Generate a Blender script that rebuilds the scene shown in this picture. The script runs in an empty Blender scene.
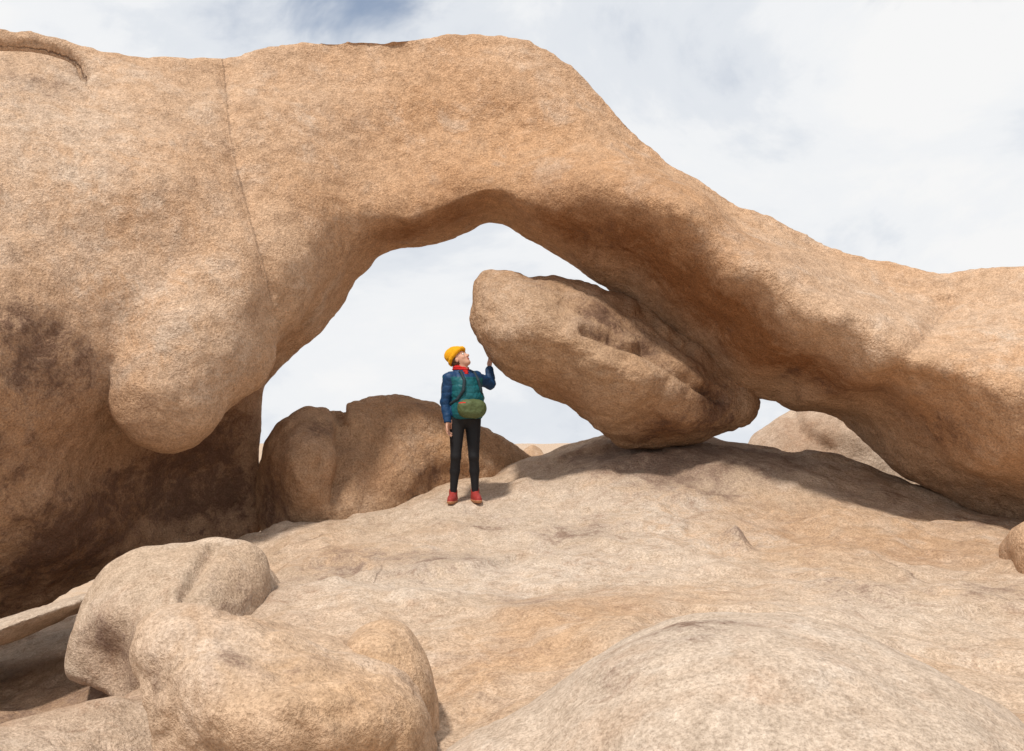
import bpy, math, numpy as np
from mathutils import Vector
rng=np.random.RandomState(7)
FP=1087.0; HV=440.0
def P(u,v,d): return np.array([(u-512.0)*d/FP, d, (HV-v)*d/FP])   # pixel position + estimated depth -> metres
# ---------------------------------------------------------------- noise
perm=np.tile(rng.permutation(256),2).astype(np.int32)
G=rng.normal(size=(256,3)); G/=np.linalg.norm(G,axis=1)[:,None]
def pn(p):
    i=np.floor(p).astype(np.int64); f=p-i; i&=255
    u=f*f*f*(f*(f*6-15)+10); out=0
    for dx in(0,1):
        for dy in(0,1):
            for dz in(0,1):
                h=perm[(perm[(perm[(i[:,0]+dx)&255]+i[:,1]+dy)&255]+i[:,2]+dz)&255]
                g=G[h]; d=g[:,0]*(f[:,0]-dx)+g[:,1]*(f[:,1]-dy)+g[:,2]*(f[:,2]-dz)
                wx=u[:,0] if dx else 1-u[:,0]; wy=u[:,1] if dy else 1-u[:,1]; wz=u[:,2] if dz else 1-u[:,2]
                out=out+d*wx*wy*wz
    return out
def disp(p,octs,off=0.0):
    s=0
    for fr,am in octs:
        if am<0: s=s+(-am)*(np.sqrt(pn(p*fr+off+fr*5.1)**2+.0012)*2.2-.5)   # creased (billow) octave
        else: s=s+am*pn(p*fr+off+fr*3.7)
    return s
# ---------------------------------------------------------------- maths helpers
def tps(pts,vals,q,lam=0.02):
    pts=np.asarray(pts,float); vals=np.asarray(vals,float); n=len(pts)
    def U(r2): return 0.5*r2*np.log(r2+1e-9)
    K=U(((pts[:,None]-pts[None])**2).sum(-1))+lam*np.eye(n)
    Pm=np.hstack([np.ones((n,1)),pts]); A=np.zeros((n+3,n+3)); A[:n,:n]=K; A[:n,n:]=Pm; A[n:,:n]=Pm.T
    c=np.linalg.solve(A,np.concatenate([vals,np.zeros(3)]))
    out=c[n]+q@c[n+1:]
    for k in range(n): out=out+c[k]*U(((q-pts[k])**2).sum(-1))
    return out
def catmull(p,n=5):
    p=np.asarray(p,float); N=len(p); o=[]
    for i in range(N):
        a,b,c,d=p[i-1],p[i],p[(i+1)%N],p[(i+2)%N]
        for k in range(n):
            t=k/n; o.append(.5*((2*b)+(c-a)*t+(2*a-5*b+4*c-d)*t*t+(-a+3*b-3*c+d)*t**3))
    return np.array(o)
def polysdf(poly,q):
    best=np.full(len(q),1e9); ins=np.zeros(len(q),bool); N=len(poly)
    for i in range(N):
        a=poly[i]; b=poly[(i+1)%N]; ab=b-a; L=(ab**2).sum()+1e-12
        t=np.clip(((q-a)@ab)/L,0,1); d=((q-a-t[:,None]*ab)**2).sum(-1); best=np.minimum(best,d)
        c=((a[1]>q[:,1])!=(b[1]>q[:,1]))
        xx=a[0]+(q[:,1]-a[1])*(b[0]-a[0])/((b[1]-a[1]) if abs(b[1]-a[1])>1e-12 else 1e-12)
        ins^=(c&(q[:,0]<xx))
    return np.where(ins,1,-1)*np.sqrt(best)
def smax(a,b,k):
    h=np.clip(.5+.5*(a-b)/k,0,1); return b*(1-h)+a*h+k*h*(1-h)
def smin(a,b,k): return -smax(-a,-b,k)
def cap(X,a,b,ra,rb):
    a=np.array(a,float); b=np.array(b,float); ab=b-a; L=(ab**2).sum()+1e-9
    px=X[0]-a[0]; py=X[1]-a[1]; pz=X[2]-a[2]
    t=np.clip((px*ab[0]+py*ab[1]+pz*ab[2])/L,0,1)
    return ra+(rb-ra)*t-np.sqrt((px-t*ab[0])**2+(py-t*ab[1])**2+(pz-t*ab[2])**2)
def ell(X,c,r,yaw=0.0,tilt=0.0):
    x=X[0]-c[0]; y=X[1]-c[1]; z=X[2]-c[2]
    if yaw: cy,sy=math.cos(yaw),math.sin(yaw); x,y=x*cy+y*sy,-x*sy+y*cy
    if tilt: ct,st=math.cos(tilt),math.sin(tilt); x,z=x*ct+z*st,-x*st+z*ct
    return (1-np.sqrt((x/r[0])**2+(y/r[1])**2+(z/r[2])**2))*min(r)
def grid(lo,hi,h):
    ax=[np.arange(lo[i],hi[i]+h,h,dtype=np.float32) for i in range(3)]
    return ax,(ax[0][:,None,None],ax[1][None,:,None],ax[2][None,None,:])
def nets(F,o,h):
    S=F>0; nx,ny,nz=F.shape
    c=np.zeros((nx-1,ny-1,nz-1),np.int8)
    offs=[(a,b,d) for a in(0,1) for b in(0,1) for d in(0,1)]
    for a,b,d in offs: c+=S[a:nx-1+a,b:ny-1+b,d:nz-1+d]
    act=(c>0)&(c<8); ii=np.argwhere(act); idx=np.full(act.shape,-1,np.int32); idx[act]=np.arange(len(ii))
    V={o_:F[ii[:,0]+o_[0],ii[:,1]+o_[1],ii[:,2]+o_[2]].astype(float) for o_ in offs}
    acc=np.zeros((len(ii),3)); cnt=np.zeros(len(ii))
    for i,a in enumerate(offs):
        for b in offs[i+1:]:
            if sum(abs(a[k]-b[k]) for k in range(3))!=1: continue
            m=(V[a]>0)!=(V[b]>0); t=V[a][m]/(V[a][m]-V[b][m])
            acc[m]+=np.array(a)+(np.array(b)-np.array(a))*t[:,None]; cnt[m]+=1
    pos=(ii+acc/cnt[:,None])*h+np.array(o); Q=[]
    for ax in range(3):
        s0=[slice(1,-1)]*3; s1=[slice(1,-1)]*3; s0[ax]=slice(0,-1); s1[ax]=slice(1,None)
        A=S[tuple(s0)]; B=S[tuple(s1)]; e=np.argwhere(A!=B)
        base=e.copy(); j,k=(ax+1)%3,(ax+2)%3; base[:,j]+=1; base[:,k]+=1
        inside=A[tuple(e.T)]; q=[]
        for dj,dk in((-1,-1),(0,-1),(0,0),(-1,0)):
            t=base.copy(); t[:,j]+=dj; t[:,k]+=dk; q.append(idx[tuple(t.T)])
        q=np.stack(q,1); q[~inside]=q[~inside][:,::-1]; Q.append(q)
    return pos,np.concatenate(Q)
def make(name,V,F,mats,fm=None,attrs=None,parent=None):
    me=bpy.data.meshes.new(name); me.vertices.add(len(V)); me.vertices.foreach_set('co',np.asarray(V,np.float32).ravel())
    n=len(F); me.loops.add(n*4); me.loops.foreach_set('vertex_index',np.asarray(F,np.int32).ravel())
    me.polygons.add(n); me.polygons.foreach_set('loop_start',np.arange(n,dtype=np.int32)*4)
    try: me.polygons.foreach_set('loop_total',np.full(n,4,np.int32))
    except Exception: pass
    if fm is not None: me.polygons.foreach_set('material_index',np.asarray(fm,np.int32))
    me.polygons.foreach_set('use_smooth',np.ones(n,bool))
    me.update(calc_edges=True); me.validate()
    for m in mats: me.materials.append(m)
    if attrs:
        for k,a in attrs.items():
            at=me.attributes.new(k,'FLOAT','POINT'); at.data.foreach_set('value',np.asarray(a,np.float32))
    ob=bpy.data.objects.new(name,me); bpy.context.scene.collection.objects.link(ob)
    if parent: ob.parent=parent
    return ob
def vnorm(V,F):
    a=V[F[:,2]]-V[F[:,0]]; b=V[F[:,3]]-V[F[:,1]]; n=np.cross(a,b); N=np.zeros_like(V)
    for k in range(4):
        for c in range(3): N[:,c]+=np.bincount(F[:,k],n[:,c],len(V))
    return N/(np.linalg.norm(N,axis=1)[:,None]+1e-12)
def relax(V,F,it):
    for _ in range(it):
        S=np.zeros_like(V); C=np.bincount(F.ravel(),minlength=len(V)).astype(float)
        cen=V[F].mean(1)
        for k in range(4):
            for c in range(3): S[:,c]+=np.bincount(F[:,k],cen[:,c],len(V))
        V=S/np.maximum(C,1)[:,None]
    return V
def sline(q,L):
    """signed distance of 2-D points q to open polyline L"""
    best=np.full(len(q),1e9); sg=np.ones(len(q))
    for a,b in zip(L[:-1],L[1:]):
        ab=b-a; t=np.clip(((q-a)@ab)/((ab**2).sum()),0,1); d=((q-a-t[:,None]*ab)**2).sum(-1)
        m=d<best; best=np.where(m,d,best); sg=np.where(m,np.sign(ab[0]*(q[:,1]-a[1])-ab[1]*(q[:,0]-a[0])+1e-12),sg)
    return np.sqrt(best)*sg
def openspline(L,n=6):
    L=np.array(L,float); L=np.vstack([2*L[0]-L[1],L,2*L[-1]-L[-2]]); o=[]
    for i in range(1,len(L)-2):
        a,b,c,d=L[i-1:i+3]
        for k in range(n):
            t=k/n; o.append(.5*((2*b)+(c-a)*t+(2*a-5*b+4*c-d)*t*t+(-a+3*b-3*c+d)*t**3))
    o.append(L[-2]); return np.array(o)
def blobs(V,L):
    s=np.zeros(len(V))
    for u,v,d,r,a in L:
        c=P(u,v,d); s+=a*np.exp(-((V-c)**2).sum(-1)/(r*r))
    return s
# ---------------------------------------------------------------- materials
def rock_mat(name,base=(.575,.395,.265),warm=(.565,.345,.20),pale=(.64,.505,.395),bump=1.0,blotch=.35,gr=1.0,flake=0.0,scol=(.145,.083,.058)):
    m=bpy.data.materials.new(name); m.use_nodes=True; nt=m.node_tree; N=nt.nodes; L=nt.links
    b=N['Principled BSDF']; b.inputs['Roughness'].default_value=.92; b.inputs['Specular IOR Level'].default_value=.1
    tc=N.new('ShaderNodeTexCoord').outputs['Object']
    def noise(s,d=6,r=.6,dist=0,vec=None):
        n=N.new('ShaderNodeTexNoise'); n.inputs['Scale'].default_value=s; n.inputs['Detail'].default_value=d
        n.inputs['Roughness'].default_value=r; n.inputs['Distortion'].default_value=dist; L.new(vec or tc,n.inputs['Vector']); return n.outputs['Fac']
    def rng_(x,a,b_,c=0,d=1):
        n=N.new('ShaderNodeMapRange'); n.inputs['From Min'].default_value=a; n.inputs['From Max'].default_value=b_
        n.inputs['To Min'].default_value=c; n.inputs['To Max'].default_value=d; n.clamp=True; L.new(x,n.inputs['Value']); return n.outputs['Result']
    def mt(op,x,y=0.0):
        n=N.new('ShaderNodeMath'); n.operation=op
        for i,v in enumerate((x,y)):
            if isinstance(v,(int,float)): n.inputs[i].default_value=v
            else: L.new(v,n.inputs[i])
        return n.outputs[0]
    def mix(f,a,b_,mode='MIX'):
        n=N.new('ShaderNodeMix'); n.data_type='RGBA'; n.blend_type=mode
        for s,v in ((0,f),(6,a),(7,b_)):
            if isinstance(v,(int,float)): n.inputs[s].default_value=v
            elif isinstance(v,tuple): n.inputs[s].default_value=(*v,1)
            else: L.new(v,n.inputs[s])
        return n.outputs[2]
    def att(k): n=N.new('ShaderNodeAttribute'); n.attribute_name=k; return n.outputs['Fac']
    big=noise(.5,2,.55); mid=noise(1.9,4,.66,.3); pit=noise(9,4,.74); fine=noise(52,3,.78)
    sn=noise(3.3,7,.74,.5)
    wf=mt('ADD',rng_(big,.42,.64,0,.8),att('warm')); wf=mt('MULTIPLY',wf,rng_(mid,.3,.58,.25,1))
    c=mix(mt('MINIMUM',wf,1.0),base,warm)
    pf=mt('ADD',rng_(mid,.5,.66,0,.6),att('pale')); pf=mt('MULTIPLY',pf,rng_(sn,.36,.56,.15,1)); c=mix(mt('MINIMUM',pf,1.0),c,pale)
    c=mix(rng_(sn,.54,.64,0,blotch),c,(.36,.24,.165))
    # water streaks running down the faces
    mp_=N.new('ShaderNodeMapping'); mp_.inputs['Scale'].default_value=(2.4,2.4,.35); L.new(tc,mp_.inputs[0])
    c=mix(rng_(noise(1.0,4,.7,.2,mp_.outputs[0]),.52,.70,0,.30),c,(.40,.25,.155))
    fl=None
    if flake>0:
        fl=rng_(noise(1.15,5,.62,.6),.52,.57); c=mix(mt('MULTIPLY',fl,flake),c,tuple(min(.7,x*1.08) for x in pale))
    c=mix(mt('MINIMUM',mt('MULTIPLY',att('rust'),rng_(sn,.3,.6,.5,1)),1.0),c,(.28,.135,.062))  # brown tint, in places painted shade
    s_=att('stain_shade')  # staining mask that also carries painted shade
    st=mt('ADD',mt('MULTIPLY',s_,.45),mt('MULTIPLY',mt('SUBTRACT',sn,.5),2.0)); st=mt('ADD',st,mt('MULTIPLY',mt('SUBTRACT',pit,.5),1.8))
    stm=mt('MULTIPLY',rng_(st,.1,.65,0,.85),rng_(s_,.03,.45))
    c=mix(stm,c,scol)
    c=mix(1.0,c,mix(rng_(pit,.33,.62),(.80,.78,.76),(1.08,1.08,1.08)),'MULTIPLY')
    c=mix(gr,c,mix(rng_(fine,.33,.64),(.66,.63,.60),(1.21,1.21,1.21)),'MULTIPLY')
    vo=N.new('ShaderNodeTexVoronoi'); vo.inputs['Scale'].default_value=55; L.new(tc,vo.inputs['Vector'])
    c=mix(rng_(vo.outputs['Distance'],.10,.26,.45*gr,0),c,(.18,.115,.085))
    cd_=mt('ABSOLUTE',mt('ADD',att('crackd'),mt('MULTIPLY',mt('SUBTRACT',pit,.5),.06)))
    cwid=mt('ADD',mt('MULTIPLY',rng_(mid,.35,.6),.014),.005)
    cm=mt('MULTIPLY',mt('SUBTRACT',1.0,mt('MINIMUM',mt('DIVIDE',cd_,cwid),1.0)),att('crackm'))
    cm=mt('MINIMUM',mt('MULTIPLY',cm,1.3),1.0)
    c=mix(mt('MULTIPLY',cm,.8),c,(.12,.07,.05))
    L.new(c,b.inputs['Base Color'])
    h=mt('ADD',mt('MULTIPLY',pit,.060*bump),mt('MULTIPLY',fine,.016*bump)); h=mt('SUBTRACT',h,mt('MULTIPLY',cm,.02)); h=mt('ADD',h,mt('MULTIPLY',sn,.05*bump))
    if fl is not None: h=mt('SUBTRACT',h,mt('MULTIPLY',fl,.008))
    bp=N.new('ShaderNodeBump'); bp.inputs['Distance'].default_value=1.0; bp.inputs['Strength'].default_value=.8; L.new(h,bp.inputs['Height'])
    L.new(bp.outputs['Normal'],b.inputs['Normal']); return m
def plain(name,col,rough=.8,sc=60,amt=.25,bd=.002):
    m=bpy.data.materials.new(name); m.use_nodes=True; nt=m.node_tree; N=nt.nodes; L=nt.links; b=N['Principled BSDF']
    n=N.new('ShaderNodeTexNoise'); n.inputs['Scale'].default_value=sc; n.inputs['Detail'].default_value=3
    tc=N.new('ShaderNodeTexCoord'); L.new(tc.outputs['Object'],n.inputs['Vector'])
    r=N.new('ShaderNodeMix'); r.data_type='RGBA'; r.inputs[6].default_value=(*[c*(1-amt) for c in col],1); r.inputs[7].default_value=(*[min(1,c*(1+amt)) for c in col],1)
    L.new(n.outputs['Fac'],r.inputs[0]); L.new(r.outputs[2],b.inputs['Base Color']); b.inputs['Roughness'].default_value=rough
    b.inputs['Specular IOR Level'].default_value=.25
    bp=N.new('ShaderNodeBump'); bp.inputs['Distance'].default_value=bd; L.new(n.outputs['Fac'],bp.inputs['Height']); L.new(bp.outputs['Normal'],b.inputs['Normal']); return m
M_arch=rock_mat('granite_tan',bump=1.2)
M_slab=rock_mat('granite_slab',base=(.51,.40,.305),warm=(.52,.355,.23),pale=(.59,.495,.41),bump=.75,blotch=.5,gr=1.0,flake=.22,scol=(.22,.15,.115))
M_pale=rock_mat('granite_pale',base=(.50,.41,.33),warm=(.49,.37,.275),pale=(.58,.50,.425),bump=.6,blotch=.35,gr=.9)
M_brown=rock_mat('granite_brown',base=(.46,.31,.20),warm=(.46,.275,.155),pale=(.57,.43,.32),bump=1.1)
M_fore=rock_mat('granite_orange',base=(.52,.385,.28),warm=(.51,.34,.21),pale=(.60,.49,.40),bump=.7,blotch=.4,gr=.9)
OCT=[(.35,.14),(.9,.07),(.8,-.06),(2.2,.035),(2.6,-.025),(5,.018),(9,-.010),(11,.009)]
def finish(name,V,F,mat,octs,off,stains=(),warm=(),pale=(),rust=(),cracks=(),grooves=(),post=None):
    V=relax(V,F,2); N=vnorm(V,F); V=V+N*disp(V,octs,off)[:,None]
    def sd(line):
        Lw=openspline([P(*p) for p in line]); L2=Lw[:,[0,2]]/Lw[:,[1]]; s=sline(V[:,[0,2]]/V[:,[1]],L2)*V[:,1]
        yb=np.mean([p[2] for p in line]); m=(N[:,1]<.3)&(V[:,1]<yb+1.0); return s,m
    for line,wd,dp in grooves:
        s,m=sd(line); s=s+.03*pn(V*3.0); V=V-N*(dp*np.exp(-(s/wd)**2)*m)[:,None]
    cdist=np.full(len(V),9.0); cm=np.zeros(len(V))
    for line,amt in cracks:
        s,m=sd(line); g=amt*np.exp(-(s/.16)**4)*m*np.clip(.8+.9*pn(V*1.7+9),.25,1.1); use=np.abs(s)<np.abs(cdist); cdist=np.where(use,s,cdist); cm=np.where(use,g,cm)
        V=V-N*(.035*np.exp(-(s/.05)**2)*m*min(1,amt*1.6))[:,None]
    if post is not None: V=post(V,N)
    at=dict(stain_shade=blobs(V,stains),warm=blobs(V,warm),pale=blobs(V,pale),rust=blobs(V,rust),crackd=cdist,crackm=cm)
    return make(name,V,F,[mat],attrs=at)
def outline_rock(name,outline,front,wpts,h,mat,rim=None,back=1.0,tmin=.12,blob=None,octs=OCT,off=0,n=5,**kw):
    pts=[]
    for p in outline:
        d=p[2] if len(p)>2 else (rim(p[0],p[1]) if callable(rim) else rim)
        pts.append(P(p[0],p[1],d))
    pts=np.array(pts); sm=catmull(pts,n)
    fr=np.array([P(*p) for p in front])
    wp=np.array([P(u,v,np.mean(pts[:,1])) for u,v,_ in wpts]) if not isinstance(wpts,(int,float)) else None
    lo=np.array([sm[:,0].min()-.25,min(fr[:,1].min(),sm[:,1].min())-.5,sm[:,2].min()-.25])
    hi=np.array([sm[:,0].max()+.25,sm[:,1].max()+2.6*max(back,.3),sm[:,2].max()+.25])
    ax,X=grid(lo,hi,h); gx,gz=np.meshgrid(ax[0],ax[2],indexing='ij'); q=np.stack([gx.ravel(),gz.ravel()],1).astype(float)
    d=polysdf(sm[:,[0,2]],q)
    if np.ptp(pts[:,1])<1e-6: yc=np.full(len(q),pts[0,1])
    else: yc=np.clip(tps(pts[:,[0,2]],pts[:,1],q,.3),pts[:,1].min()-.2,pts[:,1].max()+.2)
    yf=tps(fr[:,[0,2]],fr[:,1],q,.015)
    T=np.clip(yc-yf,tmin,4.5)
    w=np.clip(tps(wp[:,[0,2]],[p[2] for p in wpts],q,.05),.10,1.6) if wp is not None else np.full(len(q),float(wpts))
    sh=gx.shape; d=d.reshape(sh);yc=yc.reshape(sh);T=T.reshape(sh);w=w.reshape(sh)
    qq=1-np.minimum(d/w,1); Tb=np.clip(T*back,.3,2.5)
    dy=X[1]-yc[:,None,:]; dd=np.where(dy<0,dy/T[:,None,:],dy/Tb[:,None,:])
    F=((1-np.sqrt((qq**2)[:,None,:]+dd*dd))*np.minimum(w,T)[:,None,:]).astype(np.float32)
    if blob is not None: F=blob(X,F)
    F[0]=F[-1]=-1;F[:,0]=F[:,-1]=-1;F[:,:,0]=F[:,:,-1]=-1
    V,Q=nets(F,lo,h)
    return finish(name,V,Q,mat,octs,off,**kw)
def field_rock(name,fn,lo,hi,h,mat,octs,off,**kw):
    ax,X=grid(np.array(lo),np.array(hi),h); F=fn(X).astype(np.float32)+np.zeros((len(ax[0]),len(ax[1]),len(ax[2])),np.float32)
    F[0]=F[-1]=-1;F[:,0]=F[:,-1]=-1;F[:,:,0]=F[:,:,-1]=-1
    V,Q=nets(F,lo,h); return finish(name,V,Q,mat,octs,off,**kw)
# ---------------------------------------------------------------- ARCH
def rimA(u,v): return float(np.interp(u,[-300,0,250,500,800,1024,1300],[11.2,11.6,12.7,13.0,12.7,11.8,11.0]))
out=[(-330,60),(-200,20),(-100,18),(-40,20),(0,26),(40,33),(80,41),(120,50),(160,55),(200,56),(222,58),(260,50),(300,42),(350,37),(400,35),(440,34),(480,35),(515,41),(545,51),(570,65),(592,84),(612,103),(640,128),(670,156),(700,179),(740,203),(780,225),(810,240),(840,250),(870,258),(900,266),(935,276),(960,271),(990,264),(1030,261),(1100,256),(1200,270),(1300,330),
 (1340,480),(1300,600),(1180,610),(1080,575),(1024,540),(985,514),(940,492),(900,472),(878,448),(866,426),(845,413),(810,407),(780,403),(755,396),(725,385),(690,362),(655,335),(617,299),(600,286),(575,268),(545,250),(520,236),(502,223),(484,221),(463,229),(430,241),(405,245),(385,250),(366,268),(345,293),(320,326),(292,353),(264,382),(261,420),(258,462),(264,500),(255,535,12.8),(190,560,12.6),(110,578,12.1),(60,598,11.7),(0,622,11.2),(-100,655,10.8),(-250,650,10.5),(-340,500,10.5),(-370,250)]
front=[(-250,100,10.2),(-250,300,9.2),(-250,500,9.0),(-250,620,9.9),(0,100,10.9),(0,250,10.0),(0,400,9.5),(0,500,10.0),(0,600,10.9),
(100,100,11.3),(100,250,10.6),(60,400,10.1),(70,500,10.7),(110,555,11.6),(170,500,12.2),(225,440,12.35),(225,500,12.5),(190,455,12.2),(130,475,11.6),(180,200,10.9),(180,320,11.1),
(240,80,12.2),(250,200,11.5),(300,120,12.1),(310,250,11.9),(275,340,12.1),(345,250,12.2),
(400,80,12.6),(400,150,12.35),(400,215,12.05),(455,200,12.0),
(500,80,12.6),(500,150,12.3),(500,190,11.95),
(570,100,12.5),(575,150,12.1),(590,190,11.6),(640,208,11.35),
(650,160,12.2),(680,222,11.0),(640,262,12.1),(650,315,12.8),
(730,225,12.0),(745,275,10.9),(715,310,11.7),(715,365,12.6),
(820,270,11.7),(830,335,10.6),(790,355,11.2),(790,397,12.4),
(900,300,11.4),(900,375,10.4),(870,415,11.2),(850,400,11.0),
(960,320,11.0),(980,400,10.15),(1000,460,10.4),(1024,505,11.1),(940,460,11.2),
(1150,300,10.3),(1150,450,9.7),(1150,560,10.4)]
wA=[(-250,100,1.4),(-250,500,1.2),(0,100,1.3),(0,300,1.3),(0,550,.6),(150,150,1.15),(150,520,.4),(250,350,.4),(250,450,.35),(350,100,.9),(300,330,.35),(370,260,.2),(400,235,.12),(440,225,.12),(480,210,.12),(500,80,.9),(430,100,.9),(430,165,.4),(510,160,.4),(530,225,.2),(650,160,.7),(650,285,.35),(800,250,.8),(800,380,.35),(950,300,.9),(980,480,.5),(1200,300,1.3),(1200,550,.9)]
def archblob(X,F):
    a=P(280,225,12.15);b=P(240,285,11.6);c=P(190,350,11.0);d=P(168,394,10.82);e=P(225,350,11.3)
    g=smax(cap(X,a,b,.62,.68),smax(cap(X,b,c,.68,.62),smax(cap(X,c,d,.62,.55),cap(X,e,d,.55,.46),.1),.1),.1)
    k=np.clip((X[2]-.3)*.35,.07,.5)
    return smax(F,g,k)
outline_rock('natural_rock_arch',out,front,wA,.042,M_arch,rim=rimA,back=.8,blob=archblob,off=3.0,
 stains=[(25,340,9.8,.5,.9),(75,375,10,.45,.8),(55,535,10.8,.5,1.4),(110,520,11.2,.5,.9),(215,440,12.2,.5,1.1),(200,500,12.2,.5,1.1),(240,500,12.4,.4,1.2),(150,490,11.8,.4,1.0),(10,590,11,.4,.8),(100,565,11.6,.4,.9),(0,70,11,.5,.35),(60,75,11.2,.4,.3),(860,425,11.3,.4,.9),(930,445,11,.4,.8),(10,470,9.8,.5,.6),(720,330,11.9,.4,.45),(800,385,11.8,.4,.6),(600,240,12,.4,.4)],  # real staining, plus shade painted under the lobe and at lower left
 rust=[(400,235,12.4,.35,.9),(460,218,12.3,.45,.9),(560,225,12.0,.5,1),(640,250,11.8,.65,1),(700,300,11.7,.65,1.05),(750,345,11.6,.6,1.05),(820,385,11.4,.55,1),(900,435,11.2,.5,.8),(90,440,10.3,.7,.45),(210,460,12.1,.8,1),(100,540,11.3,.9,.9),(0,600,11,.8,.7),(270,400,12.3,.4,.6),(20,340,9.8,.8,.3)],  # brown underside rock; below the lobe and lower left it paints shade
 warm=[(450,130,12.2,1.6,.9),(700,210,11.5,1.2,.6),(560,130,12,1.0,.7),(190,380,10.3,.8,.3),(20,420,9.8,1.0,.7),(980,420,10.4,1,.5),(300,130,12.1,1,.4)],
 pale=[(60,100,10.9,1.0,.8),(100,250,10.5,1.2,.5),(1000,300,10.8,.9,.6),(180,340,10.4,.7,.5),(300,90,12.1,.8,.3),(830,290,11.1,.8,.3)],
 cracks=[([(223,60,12),(228,110,11.7),(236,160,11.5),(250,215,11.4),(264,262,11.4),(273,300,11.6)],.5),
  ([(-20,44,11.4),(30,46,11.3),(60,53,11.2),(78,63,11.2),(85,78,11.2)],1.0),
  ([(955,285,11),(938,320,10.8),(912,350,10.6),(890,378,10.5)],.2)],
 grooves=[([(-20,44,11.4),(30,45,11.3),(60,51,11.2),(78,60,11.2),(84,74,11.2)],.035,.16),([(950,290,11),(935,325,10.8),(905,360,10.5),(885,385,10.5)],.12,.06),([(225,80,12),(236,160,11.5),(255,230,11.4),(276,310,11.6)],.12,.05),([(120,330,10.6),(150,290,10.6),(190,250,10.8)],.15,.05)])
# ---------------------------------------------------------------- balanced boulder
bo=[(467,302,12.4),(470,284,12.4),(480,273,12.4),(496,268,12.4),(522,270,12.5),(552,277),(582,285),(608,293),(640,300),(680,325),(715,352),(745,378),(763,400),(760,418),(742,432),(705,441),(665,447),(632,449),(604,437),(570,411,12.6),(540,394,12.5),(510,377,12.4),(485,354,12.35),(467,326,12.4)]
outline_rock('balanced_boulder',bo,[(485,300,12.0),(520,330,11.6),(560,330,11.6),(600,300,12.2),(600,365,11.5),(640,320,12.3),(650,345,12.1),(655,372,11.6),(650,400,11.75),(710,385,12.2),(640,432,12.35),(730,420,12.35),(540,285,12.1),(550,385,12.1),(690,415,12.0)],
 .25,.025,M_brown,rim=12.8,back=.9,octs=[(.9,.06),(1.2,-.08),(2.2,.04),(3,-.04),(5,.018),(8,-.012),(11,.009)],off=20,
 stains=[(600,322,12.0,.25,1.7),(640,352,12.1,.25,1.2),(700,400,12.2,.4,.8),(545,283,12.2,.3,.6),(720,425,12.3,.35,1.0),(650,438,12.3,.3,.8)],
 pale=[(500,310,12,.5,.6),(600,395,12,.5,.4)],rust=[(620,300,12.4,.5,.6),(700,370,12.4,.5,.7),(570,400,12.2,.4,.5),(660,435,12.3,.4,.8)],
 grooves=[([(585,330,12),(615,340,12),(650,352,12),(690,378,12.1),(720,400,12.1)],.05,.12),([(640,312,12.3),(665,330,12.2),(690,350,12.2)],.05,.08)])
# ---------------------------------------------------------------- long boulder behind (left)
outline_rock('granite_boulder',[(254,490,12.5),(262,452,12.5),(280,427,12.5),(303,412,12.5),(325,408,12.6),(338,409,12.8),(352,399,13),(378,393,13.3),(410,395,13.5),(438,403,13.6),(464,417,13.7),(495,431,13.8),(524,449,13.9),(548,470,14),(520,530,13.8),(420,570,13.2),(320,570,12.8),(262,550,12.5)],
 [(290,440,11.8),(300,480,11.6),(300,525,11.9),(268,500,12.1),(330,440,12.0),(342,440,12.35),(355,435,12.4),(380,430,12.6),(430,430,12.9),(345,480,12.1),(400,475,12.4),(460,460,13.0),(440,480,12.9),(505,455,13.4)],.5,.032,M_brown,off=44,
 octs=[(.9,.08),(1,-.07),(2.2,.05),(2.8,-.035),(5,.02),(8,-.012),(11,.009)],
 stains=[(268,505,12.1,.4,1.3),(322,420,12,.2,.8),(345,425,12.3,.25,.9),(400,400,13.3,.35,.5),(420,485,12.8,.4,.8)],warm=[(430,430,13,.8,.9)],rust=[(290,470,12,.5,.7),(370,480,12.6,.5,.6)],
 grooves=[([(336,405,12.4),(343,430,12.2),(346,460,12.1),(338,500,12)],.07,.14)])
outline_rock('granite_boulder',[(735,470),(750,440),(775,418),(800,405),(850,398),(920,400),(980,430),(990,520),(850,530),(740,510)],
 [(790,430,16.2),(850,430,16),(900,430,16),(850,470,16)],.7,.06,M_pale,rim=17,off=51,rust=[(800,430,16.3,.8,.5)],grooves=[([(790,405,16.2),(800,430,16.2),(830,450,16)],.12,.12)])
# foreground rocks
outline_rock('granite_boulder',[(134,650),(137,622),(150,607),(172,604),(200,606),(238,617),(275,630),(312,646),(350,655),(388,663),(412,680),(430,708),(436,780),(430,860),(165,860),(166,770),(150,705)],
 [(150,618,5.4),(200,618,5.4),(170,640,5.2),(230,642,5.2),(300,660,5.1),(300,688,4.85),(380,685,5.15),(380,710,4.98),(200,675,4.98),(190,740,5.1),(300,780,4.88),(400,760,5.08),(160,690,5.22),(250,690,4.88)],.09,.016,M_fore,rim=5.55,off=63,back=1.2,
 octs=[(1.1,.03),(1.8,-.05),(2.6,.025),(4,-.03),(6,.012),(9,-.010),(14,.005)],warm=[(300,700,5,.5,.7),(400,720,5,.3,.7)],pale=[(170,630,5.2,.25,.8),(250,640,5.2,.3,.5)],stains=[(150,680,5.2,.12,.7),(235,650,5.1,.12,.8),(290,660,5.1,.12,.7)])
outline_rock('granite_boulder',[(338,700),(342,645),(356,626),(380,618),(404,625),(424,648),(438,684),(442,740),(430,820),(350,820)],
 [(380,650,5.6),(400,680,5.5),(370,720,5.5),(410,740,5.55),(360,660,5.6)],.22,.016,M_fore,rim=5.95,off=66,octs=[(1.1,.05),(1.5,-.05),(3,.02),(8,.008)],warm=[(390,670,5.6,.5,1)])
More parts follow.
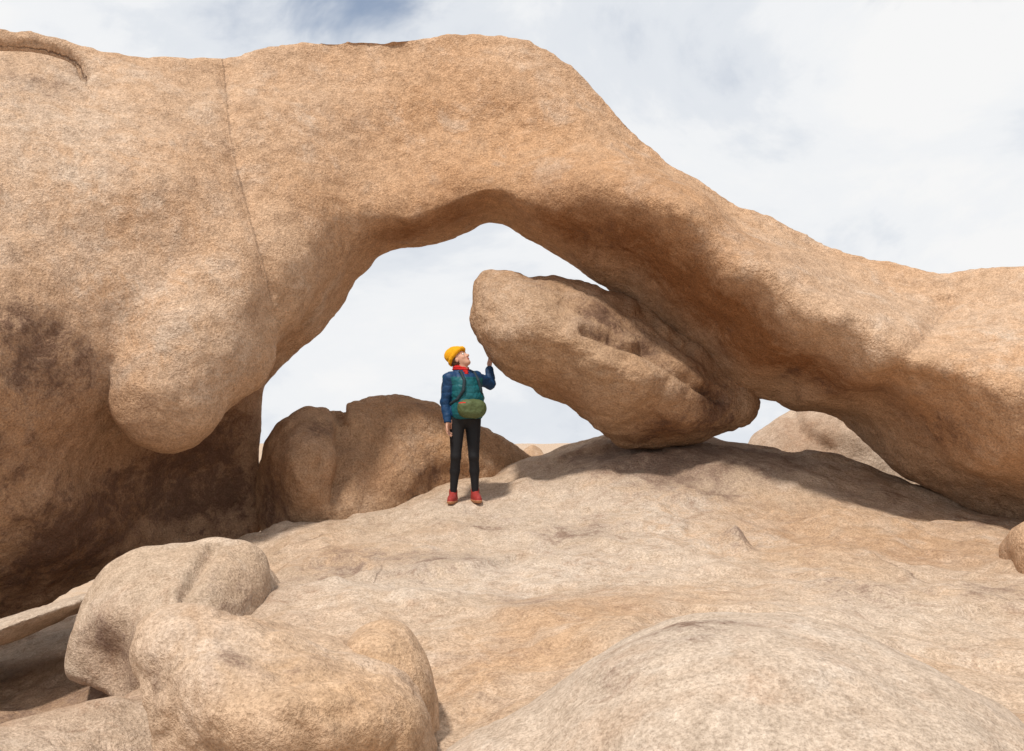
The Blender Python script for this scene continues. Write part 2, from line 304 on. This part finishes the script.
outline_rock('granite_boulder',[(80,655),(84,617),(98,588),(118,562),(150,547),(200,537),(245,541),(268,565),(275,640),(230,720),(150,696),(112,680),(90,673)],
 [(104,620,8.0),(130,590,8.1),(170,600,7.8),(114,656,8.1),(200,640,7.8),(180,560,8.5),(235,570,8.5),(245,620,8.1)],.22,.025,M_slab,rim=8.9,off=71,octs=[(.9,.06),(1.1,-.07),(2.4,.04),(4,-.02),(6,.015),(12,.006)],
 stains=[(203,590,7.8,.16,1.4),(95,640,8,.2,.9),(240,580,8.2,.3,.8),(150,660,8,.3,.8)],rust=[(110,660,8,.4,.5)],
 grooves=[([(212,545,8.2),(202,565,8),(186,590,7.7),(196,615,7.6),(190,650,7.5)],.05,.10)])
outline_rock('granite_slab_rock',[(-160,668),(-60,640),(0,622),(55,602),(96,590),(100,604),(60,622),(0,646),(-80,675),(-160,700)],
 [(0,634,8.6),(60,612,8.8),(-80,655,8.4),(20,640,8.8)],.07,.02,M_pale,rim=9.3,off=75,octs=[(1.5,.05),(3,-.03),(6,.01)],back=1)
outline_rock('granite_boulder',[(1014,555),(1017,532),(1034,520),(1080,514),(1100,575),(1070,610),(1024,590)],
 [(1030,550,8.9),(1060,560,8.8),(1028,575,8.9),(1044,530,9.1)],.10,.02,M_arch,rim=9.3,off=80,octs=[(2,-.05),(2,.03),(6,.01)])
def dome(X):
    a=ell(X,(1.17,4.95,-1.85),(1.36,1.7,1.01)); b=ell(X,(.35,4.7,-1.80),(1.0,1.4,.50))
    return smax(a,b,.2)
field_rock('granite_dome',dome,[-1.1,2.9,-2.6],[2.9,7.0,-.6],.02,M_pale,[(.8,.08),(1.1,-.06),(2,.03),(2.6,-.02),(5,.010),(8,-.006),(12,.004)],90,
 warm=[(800,700,4.6,.5,.5)],stains=[(700,640,4.9,.3,.7),(620,700,4.6,.2,.5)],pale=[(720,640,4.8,.8,.4)])
# ---------------------------------------------------------------- GROUND
gp=[(250,537,11.5),(330,520,12.5),(430,489,12.8),(450,502,12),(478,501,12),(530,458,14),(600,441,14.3),(680,440,14.5),(690,447,12.7),(640,451,12.5),(760,447,13.8),(840,459,13.2),(930,488,12.2),(1024,530,10.9),
(300,580,9.5),(450,560,9.9),(600,520,10.9),(560,480,12.2),(750,500,11.5),(750,560,9.6),(900,560,9.6),(900,520,11),(1000,600,8.2),(600,600,8.1),(450,640,7.3),(300,640,7.4),(250,590,8.7),(250,620,8.1),(480,735,5.2),(600,640,6.8),(800,620,7.3),(1000,660,6.8),(1060,740,5),(380,620,7.9),(290,740,6.0),(150,780,5.5),(300,820,5.1),(400,790,5.4),(30,715,5.6),(0,732,5.3),(110,705,5.8),(-80,730,5.5)]
g=[tuple(P(*p)) for p in gp]+[(-4.6,7.5,-2.2),(-3.4,8.2,-2.15),(-3.2,7.0,-2.05),(-5.5,9,-2.2),(-4.5,10.5,-2.1),(-2.9,12.8,-1.3),(-3,14.5,-1.5),(0,16.5,-1.2),(3,16.5,-.9),(6,14,-1.2),(8,11,-1.0),(7,7,-1.3),(6,3,-1.5),(0,2,-1.6),(-4,3,-1.5),(-7,5,-1.6),(-8,9,-2.2),(0,-3,-1.7),(-6,-3,-1.8),(6,-3,-1.7),(0,19,-3),(-6,18,-3),(6,18,-3)]
g=np.array(g)
def stretch(a,b,step,far,k=1.16):
    core=np.arange(a,b,step); r=[];d=step;x=core[-1]
    while x<far: d*=k; x+=d; r.append(x)
    l=[];d=step;x=core[0]
    while x>-far: d*=k; x-=d; l.append(x)
    return np.concatenate([l[::-1],core,r])
gx=stretch(-6.2,6.6,.035,3000); gy=stretch(3.4,15.2,.035,3000)
XX,YY=np.meshgrid(gx,gy,indexing='ij'); q=np.stack([XX.ravel(),YY.ravel()],1)
near=np.clip(q,[-9,-4],[9,19.5]); z=tps(g[:,:2],g[:,2],near,.02)
dist=np.hypot((q[:,0])/1.0,(q[:,1]-8)/1.2); bl=np.clip((dist-8.5)/9,0,1); bl=bl*bl*(3-2*bl)
p3=np.stack([q[:,0],q[:,1],np.zeros(len(q))],1)
far=-11+3*pn(p3/23+5)+2.5*pn(p3/80+9)*np.clip(dist/100,0,1)+0.8*pn(p3/6)
z=z*(1-bl)+far*bl
fade=np.exp(-(np.maximum(dist-9,0)/6)**2)
z+=disp(p3+.0,[(.5,.09),(1.1,.07),(.9,-.06),(2.3,.035),(2.7,-.022),(5,.014),(7,-.008),(11,.007)],12.0)*fade
L1=pn(p3*np.array([.55,.8,1])+40)+.25*pn(p3*2.2+3)+.06*pn(p3*7)
z+=.05*(1/(1+np.exp(-(L1-.05)/.012)))*fade-.04*(1/(1+np.exp(-(L1+.22)/.012)))*fade
kn=P(735,548,10.2); z+=.24*np.exp(-(((q-kn[:2])/np.array([.13,.18]))**2).sum(-1))
V=np.stack([q[:,0],q[:,1],z],1)
cdist=np.full(len(V),9.0); cm=np.zeros(len(V))
for line,amt in [([(300,540,10.8),(350,530,11.4),(400,522,11.5),(430,520,11.4)],.5),([(330,575,9.6),(380,566,9.8),(372,590,9.2)],.5),([(880,560,9.6),(950,585,8.7),(1010,600,8.2)],.5)]:
    Lw=openspline([P(*p) for p in line])[:,:2]; s=sline(q,Lw); gg=amt*np.exp(-(s/.16)**4)*np.clip(.8+.9*pn(p3*1.7+9),.2,1.1)
    use=np.abs(s)<np.abs(cdist); cdist=np.where(use,s,cdist); cm=np.where(use,gg,cm); V[:,2]-=.03*amt*np.exp(-((s+.02*pn(p3*4))/.05)**2)
nx,ny=len(gx),len(gy); I=np.arange(nx*ny).reshape(nx,ny)
F=np.stack([I[:-1,:-1].ravel(),I[1:,:-1].ravel(),I[1:,1:].ravel(),I[:-1,1:].ravel()],1)
st=blobs(V,[(440,565,9.8,.5,.9),(235,590,9.2,.5,.7),(680,478,12.3,.8,1.2),(620,465,12.9,.7,1.2),(780,465,12.7,.6,.9),(580,530,10.7,.5,.7),(660,690,6,.4,.3),(1000,590,8.4,.4,.7),(740,540,10.2,.25,1.2),(880,490,11.8,.5,.6),(520,610,8.4,.4,.5),(350,560,10,.5,.8),(850,600,8.3,.5,.5),(480,520,11.2,.4,.5),(0,670,7.5,1.2,1.4),(60,660,8.2,.8,1.4),(990,515,11,.4,.9)])  # dark blobs at far left paint the shadow beside the rocks
make('ground',V,F,[M_slab],attrs=dict(stain_shade=st,crackd=cdist,crackm=cm,
 warm=blobs(V,[(560,620,7.7,.8,1.1),(480,670,6.6,.6,1),(800,540,10.3,1.2,.9),(920,530,10.5,1,1),(400,540,10.5,.7,.5),(700,600,8.2,.5,.7)]),
 rust=blobs(V,[(590,610,7.9,.6,.25),(490,650,7,.3,.2),(770,520,10.8,.5,.2),(930,550,9.8,.6,.3),(0,690,6.5,1,.7),(50,660,8,1.2,.9),(680,455,13,.8,.35)]),  # far-left blobs deepen that painted shadow in brown
 pale=blobs(V,[(560,500,11.5,1.0,.8),(680,520,11,1,.6),(500,570,9.6,1,.8),(640,570,9.5,1,.6),(350,600,8.8,1,.7),(900,620,7.8,1,.6),(60,725,5.4,.5,.5)])))
field_rock('rock_outcrop',lambda X: np.maximum(np.maximum(ell(X,(1.1,60,-1.6),(.9,1.2,1.5)),ell(X,(-.2,61,-1.6),(1.3,1.2,1.2))),ell(X,(.4,60.5,-4),(3,3,2.2))),[-3,56,-6],[4,64,1],.12,M_brown,[(.5,.5),(1.5,.2)],5)
# ---------------------------------------------------------------- WOMAN
feet=P(465,502,12.0)
near_=((q-feet[:2])**2).sum(-1)<.03
O=np.array([feet[0],feet[1],V[near_,2].mean()+.0])
woman=bpy.data.objects.new('woman_hiker',None); bpy.context.scene.collection.objects.link(woman); woman.location=O.tolist()
m_skin=plain('skin',(.55,.31,.22),.5,40,.08,.0005); m_tr=plain('black_leggings',(.012,.012,.014),.7); m_blue=plain('blue_nylon',(.010,.045,.12),.55,25,.35,.004)
m_teal=plain('teal_nylon',(.008,.10,.12),.5,25,.35,.004); m_olive=plain('olive_nylon',(.085,.11,.045),.6,25,.3,.004); m_red=plain('red_knit',(.50,.02,.018),.9,90,.3,.004)
m_yel=plain('yellow_knit',(.74,.36,.012),.95,110,.3,.004); m_shoe=plain('red_shoe',(.30,.035,.03),.6); m_sole=plain('tan_sole',(.42,.2,.10),.8)
m_pack=plain('dark_pack_fabric',(.02,.035,.045),.7); m_lip=plain('lips',(.45,.13,.11),.4); m_hair=plain('brown_hair',(.09,.045,.025),.6,80,.4,.003)
m_eye=plain('eye_white',(.75,.73,.7),.2,10,.02,0); m_iris=plain('iris',(.06,.035,.02),.2,10,.1,0)
YAW=math.radians(33)
def part(name,fn,lo,hi,h,mats,label=None,post=None,it=1):
    ax,X=grid(np.array(lo,float),np.array(hi,float),h); F=(fn(X)+np.zeros((len(ax[0]),len(ax[1]),len(ax[2])))).astype(np.float32)
    F[0]=F[-1]=-1;F[:,0]=F[:,-1]=-1;F[:,:,0]=F[:,:,-1]=-1
    V,Q=nets(F,lo,h); V=relax(V,Q,it)
    if post is not None: V=post(V,vnorm(V,Q))
    fm=label(V[Q].mean(1)) if label else None
    return make(name,V,Q,mats,fm,parent=woman)
def U(L,k=.03):
    f=L[0]
    for g_ in L[1:]: f=smax(f,g_,k)
    return f
SR=(-.165,-.085,1.355); ER=(-.215,-.06,1.09); WR=(-.185,-.115,.87)
SL=(.12,.10,1.365); EL=(.272,.27,1.31); WL=(.262,.345,1.505)
def body(X):
    legs=[]
    for s,hip,kn_,ank in((-1,(-.085,-.03,.90),(-.098,-.065,.50),(-.13,-.015,.08)),(1,(.085,.03,.90),(.098,-.02,.50),(.112,.03,.08))):
        mid=[(kn_[i]*.62+ank[i]*.38) for i in range(3)]; mid[1]+=.02
        legs.append(U([cap(X,hip,kn_,.092,.058),cap(X,kn_,mid,.056,.055),cap(X,mid,ank,.053,.036)],.02))
    lg=np.maximum(legs[0],legs[1])
    tor=U([ell(X,(0,0,.95),(.165,.115,.13),YAW),ell(X,(-.01,0,1.12),(.13,.10,.2),YAW),ell(X,(-.02,0,1.27),(.155,.105,.15),YAW),cap(X,SR,SL,.06,.06)],.05)
    arms=[cap(X,SR,ER,.048,.038),cap(X,ER,WR,.038,.026),cap(X,SL,EL,.048,.038),cap(X,EL,WL,.038,.026)]
    nk=cap(X,(-.03,.01,1.38),(-.06,.0,1.50),.052,.047)
    return U([lg,tor]+arms+[nk],.035)
def lab_body(C): return np.where((C[:,2]>1.42)|((C[:,0]<-.14)&(C[:,2]<.9)&(C[:,2]>.8)),1,0)
part('body',body,(-.32,-.25,.03),(.36,.45,1.56),.0085,[m_tr,m_skin],lab_body)
def jacket(X):
    t=U([ell(X,(.02,-.01,1.0),(.195,.155,.16),YAW),ell(X,(.03,-.02,1.12),(.185,.16,.2),YAW),ell(X,(0,-.01,1.27),(.18,.15,.17),YAW),cap(X,SR,SL,.072,.078),cap(X,(-.03,.01,1.38),(-.045,0,1.43),.075,.07)],.05)
    cutt=X[2]-.92+0*X[0]; t=smin(t,cutt,.015)
    a=[cap(X,SR,ER,.068,.052),cap(X,ER,WR,.052,.040),cap(X,SL,EL,.072,.056),cap(X,EL,WL,.056,.042)]
    dR=np.array(WR)-np.array(ER); dR/=np.linalg.norm(dR); dL=np.array(WL)-np.array(EL); dL/=np.linalg.norm(dL)
    f1=smax(a[0],a[1],.02); f2=smax(a[2],a[3],.02)
    c1=-((X[0]-WR[0])*dR[0]+(X[1]-WR[1])*dR[1]+(X[2]-WR[2])*dR[2]); c2=-((X[0]-WL[0])*dL[0]+(X[1]-WL[1])*dL[1]+(X[2]-WL[2])*dL[2])
    f1=smin(f1,c1,.008)
    f2=smin(f2,np.where((X[0]>.2)&(X[1]>.2),c2,1.0),.008)
    return U([t,f1,f2],.012)
def armd(C):
    def seg(a,b):
        a=np.array(a);b=np.array(b);ab=b-a;t=np.clip(((C-a)@ab)/(ab@ab),0,1);return np.linalg.norm(C-a-t[:,None]*ab,axis=1)
    return np.minimum(np.minimum(seg(SR,ER),seg(ER,WR)),np.minimum(seg(SL,EL),seg(EL,WL)))
def lab_j(C):
    l=np.where((C[:,2]>1.37),0,1)
    return np.where((armd(C)<.078)&((C[:,0]<-.13)|(C[:,0]>.16)),0,l)
def quilt(V,N):
    q_=np.abs(np.sin(V[:,2]*math.pi/.075+1.5*pn(V*5)))**.5*.005; return V+N*(q_+.014*pn(V*12)+.007*pn(V*30))[:,None]
part('jacket',jacket,(-.33,-.30,.86),(.38,.46,1.56),.0065,[m_blue,m_teal],lab_j,quilt)
# olive waist bag worn at the front
def bag(X):
    cy,sy=math.cos(YAW*.6),math.sin(YAW*.6); cx,cy0=(.085,-.175); x=X[0]-cx; y=X[1]-cy0; lx=x*cy+y*sy; ly=-x*sy+y*cy; zz=X[2]-1.02
    return (1-((np.abs(lx)/(.165-.15*np.clip(-zz,0,.1)))**2.6+(np.abs(ly)/.075)**2.6+(np.abs(zz)/.105)**2.6)**(1/2.6))*.075
part('waist_bag',bag,(-.14,-.32,.88),(.30,.0,1.16),.006,[m_olive,m_red],lambda C:np.where((np.abs(C[:,2]-1.085-.02*(C[:,0]))<.006)&(C[:,0]<.02),1,0),lambda V,N:V+N*(.010*pn(V*14)+.005*pn(V*34))[:,None])
def scarf(X):
    c=(-.045,-.005,1.462); L=[]
    for i in range(10):
        a=i*2*math.pi/10; b=(i+1)*2*math.pi/10
        pa=(c[0]+.06*math.cos(a),c[1]+.055*math.sin(a),c[2]+.012*math.sin(2*a)); pb=(c[0]+.06*math.cos(b),c[1]+.055*math.sin(b),c[2]+.012*math.sin(2*b))
        L.append(cap(X,pa,pb,.032,.032))
    L.append(cap(X,(.0,-.06,1.455),(.02,-.09,1.405),.030,.022))
    return U(L,.01)
part('scarf',scarf,(-.2,-.18,1.34),(.12,.12,1.53),.006,[m_red],None,lambda V,N:V+N*(.008*pn(V*40)+.004*np.sin(V[:,2]*260))[:,None])
f=np.array([.78,-.40,.66]); f/=np.linalg.norm(f); up=np.array([0,0,1])-f[2]*f; up/=np.linalg.norm(up); r=np.cross(f,up); R=np.stack([r,f,up],1)
H=np.array([-.055,-.012,1.568])
def tohead(V,N=None): return V@R.T+H
def head(X):
    h_=U([ell(X,(0,-.012,.022),(.072,.093,.088)),ell(X,(0,.030,-.040),(.055,.058,.072)),ell(X,(0,.062,-.092),(.026,.022,.02))],.03)
    h_=U([h_,cap(X,(-.034,.078,.032),(.034,.078,.032),.011,.011),cap(X,(0,.082,.012),(0,.108,-.024),.008,.0135),ell(X,(-.012,.095,-.030),(.01,.012,.008)),ell(X,(.012,.095,-.030),(.01,.012,.008)),ell(X,(.036,.062,-.022),(.02,.02,.02)),ell(X,(-.036,.062,-.022),(.02,.02,.02))],.012)
    for s in(-1,1): h_=smin(h_,-ell(X,(s*.031,.098,.012),(.017,.016,.011)),.008)
    h_=U([h_,ell(X,(0,.088,-.052),(.023,.010,.0055)),ell(X,(0,.086,-.061),(.019,.010,.006))],.004)
    for s in(-1,1): h_=smax(h_,ell(X,(s*.074,-.006,-.008),(.010,.02,.031)),.006)
    return smax(h_,cap(X,(0,-.02,-.05),(0,-.03,-.12),.052,.05),.02)
part('head',head,(-.1,-.13,-.15),(.1,.14,.13),.0035,[m_skin,m_lip],lambda C:np.where((np.abs(((C-H)@R)[:,0])<.022)&(np.abs(((C-H)@R)[:,2]+.056)<.0085)&(((C-H)@R)[:,1]>.086),1,0),tohead)
for s in(-1,1):
    part('eye',lambda X:ell(X,(s*.031,.0785,.012),(.0125,.0125,.0125)),(s*.031-.02,.06,-.008),(s*.031+.02,.098,.032),.002,[m_eye,m_iris],
      lambda C:np.where(np.hypot(((C-H)@R)[:,0]-s*.031,((C-H)@R)[:,2]-.013)<.0055,1,0),tohead)
    part('eyebrow',lambda X:cap(X,(s*.016,.092,.034),(s*.046,.079,.036),.0035,.0025),(min(s*.016,s*.046)-.01,.065,.02),(max(s*.016,s*.046)+.01,.105,.05),.0015,[m_hair],None,tohead)
part('hair',lambda X:smin(U([ell(X,(0,-.022,.01),(.080,.090,.092)),ell(X,(0,-.075,-.06),(.05,.03,.05))],.02),-(X[1]-.0)+0*X[0]+.01,.01),(-.11,-.15,-.14),(.11,.05,.13),.004,[m_hair],None,lambda V,N:tohead(V+N*(.003*np.sin(V[:,0]*500))[:,None]))
def beanie(X):
    b_=U([ell(X,(0,-.012,.066),(.097,.115,.088)),ell(X,(0,-.045,.115),(.080,.085,.062))],.04)
    b_=smin(b_,X[2]-.040-.28*(X[1])*1+0*X[0],.006)
    ring=[]
    for i in range(16):
        a=i*math.pi/8;b=(i+1)*math.pi/8
        g_=lambda a:(.084*math.cos(a),-.010+.104*math.sin(a),.056+.28*(-.010+.104*math.sin(a)))
        ring.append(cap(X,g_(a),g_(b),.023,.023))
    return smax(b_,U(ring,.004),.008)
part('beanie',beanie,(-.13,-.17,-.02),(.13,.14,.21),.004,[m_yel],None,lambda V,N:tohead(V+N*(.0025*np.sin(np.arctan2(V[:,0],V[:,1]+.01)*46)+.006*pn(V*22))[:,None]))
def hand(name,w,d,n,s,curl,spread):
    w=np.array(w,float); d=np.array(d,float); d/=np.linalg.norm(d); n=np.array(n,float); n-=n@d*d; n/=np.linalg.norm(n); sd=np.cross(d,n)*s
    segs=[]
    for i,(off,L,mc) in enumerate(((.030,.070,.088),(.010,.078,.092),(-.010,.072,.088),(-.028,.056,.080))):
        kn_=w+d*mc+sd*off; segs.append((w+sd*off*.6,kn_,.0135,.0105))
        a=0; p=kn_; dd=d+sd*off*spread; 
        for j,(fr,rr) in enumerate(((.45,.0088),(.31,.0080),(.24,.0072))):
            a+=curl*(1 if j else .7)*(1+.12*i); v=math.cos(a)*dd/np.linalg.norm(dd)+math.sin(a)*n; e=p+v*L*fr; segs.append((p,e,rr,rr-.0007)); p=e
    tb=w+d*.025+sd*.022; t1=tb+(d*.55+sd*.8+n*.25)*.038; t2=t1+(d*.85+sd*.45+n*.3)*.030; t3=t2+(d*.95+sd*.15+n*.3)*.024
    th=[(tb,t1,.0135,.0105),(t1,t2,.0100,.0092),(t2,t3,.0092,.0078)]
    def fn(X):
        palm=U([cap(X,*segs[i*4]) for i in range(4)]+[cap(X,w-d*.03,w+d*.01,.024,.022)],.010); f_=palm
        for i in range(4):
            fi=U([cap(X,*segs[i*4+j]) for j in(1,2,3)],.004); f_=smax(f_,fi,.003)
        return smax(f_,U([cap(X,*t) for t in th],.004),.006)
    P_=np.array([x for sg in segs+th for x in sg[:2]]); lo=P_.min(0)-.045; hi=P_.max(0)+.03
    part(name,fn,tuple(lo),tuple(hi),.003,[m_skin])
hand('hand_resting',WR,(.02,-.06,-1),(.6,-.2,0),1,.38,1.0)
hand('hand_touching',WL,(.12,.12,1),(.8,.6,0),1,.08,5.0)
for an,dr in(((-.13,-.005),(-.12,-1)),((.112,.04),(.25,-1))):
    dr=np.array(dr)/np.hypot(*dr); a=np.array(an)
    k2=((q-(O[:2]+a+dr*.07))**2).sum(-1)<.012; gz=V[k2,2].mean()-O[2]
    def shoe(X,a=a,dr=dr,gz=gz):
        pt=lambda t,z,s_=0:(a[0]+dr[0]*t-dr[1]*s_,a[1]+dr[1]*t+dr[0]*s_,z+gz)
        up_=U([cap(X,pt(-.03,.055),pt(.10,.05),.043,.042),cap(X,pt(.10,.05),pt(.175,.04),.043,.036),cap(X,pt(-.01,.06),pt(-.005,.13),.046,.047),cap(X,pt(.02,.09),pt(.09,.06),.038,.036)],.02)
        so=U([cap(X,pt(-.035,.035),pt(.12,.035),.049,.049),cap(X,pt(.12,.035),pt(.18,.035),.049,.042)],.01); so=smin(so,gz+.030-X[2]+0*X[0],.003)
        return smin(smax(up_,so,.003),X[2]-gz+.004+0*X[0],.004)
    part('shoe',shoe,(a[0]-.14,a[1]-.27,gz-.03),(a[0]+.14,a[1]+.12,gz+.2),.005,[m_shoe,m_sole],lambda C,gz=gz:np.where(C[:,2]<gz+.030,1,0))
bk=np.array([-math.sin(YAW),math.cos(YAW)])
cb=(-.03+bk[0]*.19,bk[1]*.19)
def pack(X):
    cy,sy=math.cos(YAW),math.sin(YAW); x=X[0]-cb[0]; y=X[1]-cb[1]; lx=x*cy+y*sy; ly=-x*sy+y*cy
    a=(1-((np.abs(lx)/.145)**3+(np.abs(ly)/.085)**3+(np.abs(X[2]-1.20)/.20)**3)**(1/3))*.085
    b_=(1-((np.abs(lx)/.10)**3+(np.abs(ly-.07)/.05)**3+(np.abs(X[2]-1.14)/.11)**3)**(1/3))*.05
    return smax(a,b_,.01)
part('backpack',pack,(cb[0]-.22,cb[1]-.2,.96),(cb[0]+.24,cb[1]+.24,1.44),.008,[m_pack],None,lambda V,N:V+N*(.006*pn(V*18))[:,None])
def straps(X):
    cy,sy=math.cos(YAW),math.sin(YAW); L=[]
    for s in(-1,1):
        pts=[(s*.075,.12,1.36),(s*.085,.03,1.45),(s*.085,-.07,1.42),(s*.09,-.15,1.33),(s*.11,-.165,1.22),(s*.155,-.11,1.12),(s*.175,.03,1.07),(s*.13,.13,1.06)]
        W=[(x*cy-y*sy-.005,x*sy+y*cy,z_) for x,y,z_ in pts]
        L+= [cap(X,W[i],W[i+1],.018,.018) for i in range(len(W)-1)]
    return U(L,.004)
part('backpack_straps',straps,(-.3,-.28,1.02),(.3,.3,1.5),.006,[m_pack])
# ---------------------------------------------------------------- WORLD / LIGHT
sc=bpy.context.scene; w=bpy.data.worlds.new('World'); sc.world=w; w.use_nodes=True; nt=w.node_tree; N=nt.nodes; L=nt.links; N.clear()
sky=N.new('ShaderNodeTexSky'); sky.sky_type='NISHITA'; sky.sun_disc=False
EL_=math.radians(62); AZ=math.radians(213)   # sun behind-left of the camera
sky.sun_elevation=EL_; sky.sun_rotation=AZ
bs=N.new('ShaderNodeVectorMath'); bs.operation='SCALE'; bs.inputs['Scale'].default_value=.12; L.new(sky.outputs[0],bs.inputs[0])
tc=N.new('ShaderNodeTexCoord'); mp=N.new('ShaderNodeMapping'); mp.inputs['Scale'].default_value=(1,1,1.7); mp.inputs['Location'].default_value=(3.1,.4,.2); L.new(tc.outputs['Generated'],mp.inputs[0])
def nz(s,d,r,di=0):
    n=N.new('ShaderNodeTexNoise'); n.inputs['Scale'].default_value=s; n.inputs['Detail'].default_value=d; n.inputs['Roughness'].default_value=r; n.inputs['Distortion'].default_value=di; L.new(mp.outputs[0],n.inputs['Vector']); return n.outputs['Fac']
def ramp(x,ps):
    c=N.new('ShaderNodeValToRGB'); c.color_ramp.interpolation='EASE'; e=c.color_ramp.elements
    e[0].position,e[0].color=ps[0][0],(*ps[0][1],1); e[1].position,e[1].color=ps[-1][0],(*ps[-1][1],1)
    for p,co in ps[1:-1]: k=e.new(p); k.color=(*co,1)
    L.new(x,c.inputs[0]); return c.outputs[0]
cn=nz(3.6,7,.58,.3)
cl=ramp(cn,[(.33,(.68,.73,.81)),(.44,(.83,.865,.915)),(.53,(.95,.965,.985)),(.62,(1.0,1.0,1.0))])
gap=nz(5.0,6,.58,.4)
for dx in ((-.14,.90,.405,.20,.44),(.36,.86,.375,.17,.30)):
    vd=N.new('ShaderNodeVectorMath'); vd.operation='DISTANCE'; vd.inputs[1].default_value=dx[:3]; L.new(tc.outputs['Generated'],vd.inputs[0])
    mr=N.new('ShaderNodeMapRange'); mr.inputs['From Min'].default_value=0; mr.inputs['From Max'].default_value=dx[3]; mr.inputs['To Min'].default_value=dx[4]; mr.inputs['To Max'].default_value=0; mr.clamp=True; L.new(vd.outputs['Value'],mr.inputs['Value'])
    sb=N.new('ShaderNodeMath'); sb.operation='SUBTRACT'; L.new(gap,sb.inputs[0]); L.new(mr.outputs[0],sb.inputs[1]); gap=sb.outputs[0]
cover=ramp(gap,[(.10,(.2,.2,.2)),(.34,(1,1,1))])
mx=N.new('ShaderNodeMix'); mx.data_type='RGBA'; L.new(cover,mx.inputs[0]); L.new(bs.outputs[0],mx.inputs[6]); L.new(cl,mx.inputs[7])
bg=N.new('ShaderNodeBackground'); bg.inputs['Strength'].default_value=.93; L.new(mx.outputs[2],bg.inputs[0]); ow=N.new('ShaderNodeOutputWorld'); L.new(bg.outputs[0],ow.inputs[0])
ld=bpy.data.lights.new('sun','SUN'); ld.energy=3.5; ld.angle=math.radians(5); ld.color=(1,.93,.83); lo_=bpy.data.objects.new('sun',ld); sc.collection.objects.link(lo_)
sd=Vector((math.sin(AZ)*math.cos(EL_),math.cos(AZ)*math.cos(EL_),math.sin(EL_))); lo_.rotation_euler=sd.to_track_quat('Z','Y').to_euler()
# ---------------------------------------------------------------- CAMERA
cd=bpy.data.cameras.new('camera'); co=bpy.data.objects.new('camera',cd); sc.collection.objects.link(co); co.location=(0,0,0); co.rotation_euler=(math.pi/2,0,0)
cd.sensor_width=36; cd.lens=FP/1024*36; cd.shift_y=(HV-375.5)/1024; cd.clip_end=8000; cd.clip_start=.05; sc.camera=co
sc.view_settings.view_transform='Standard'; sc.view_settings.look='None'; sc.view_settings.exposure=0
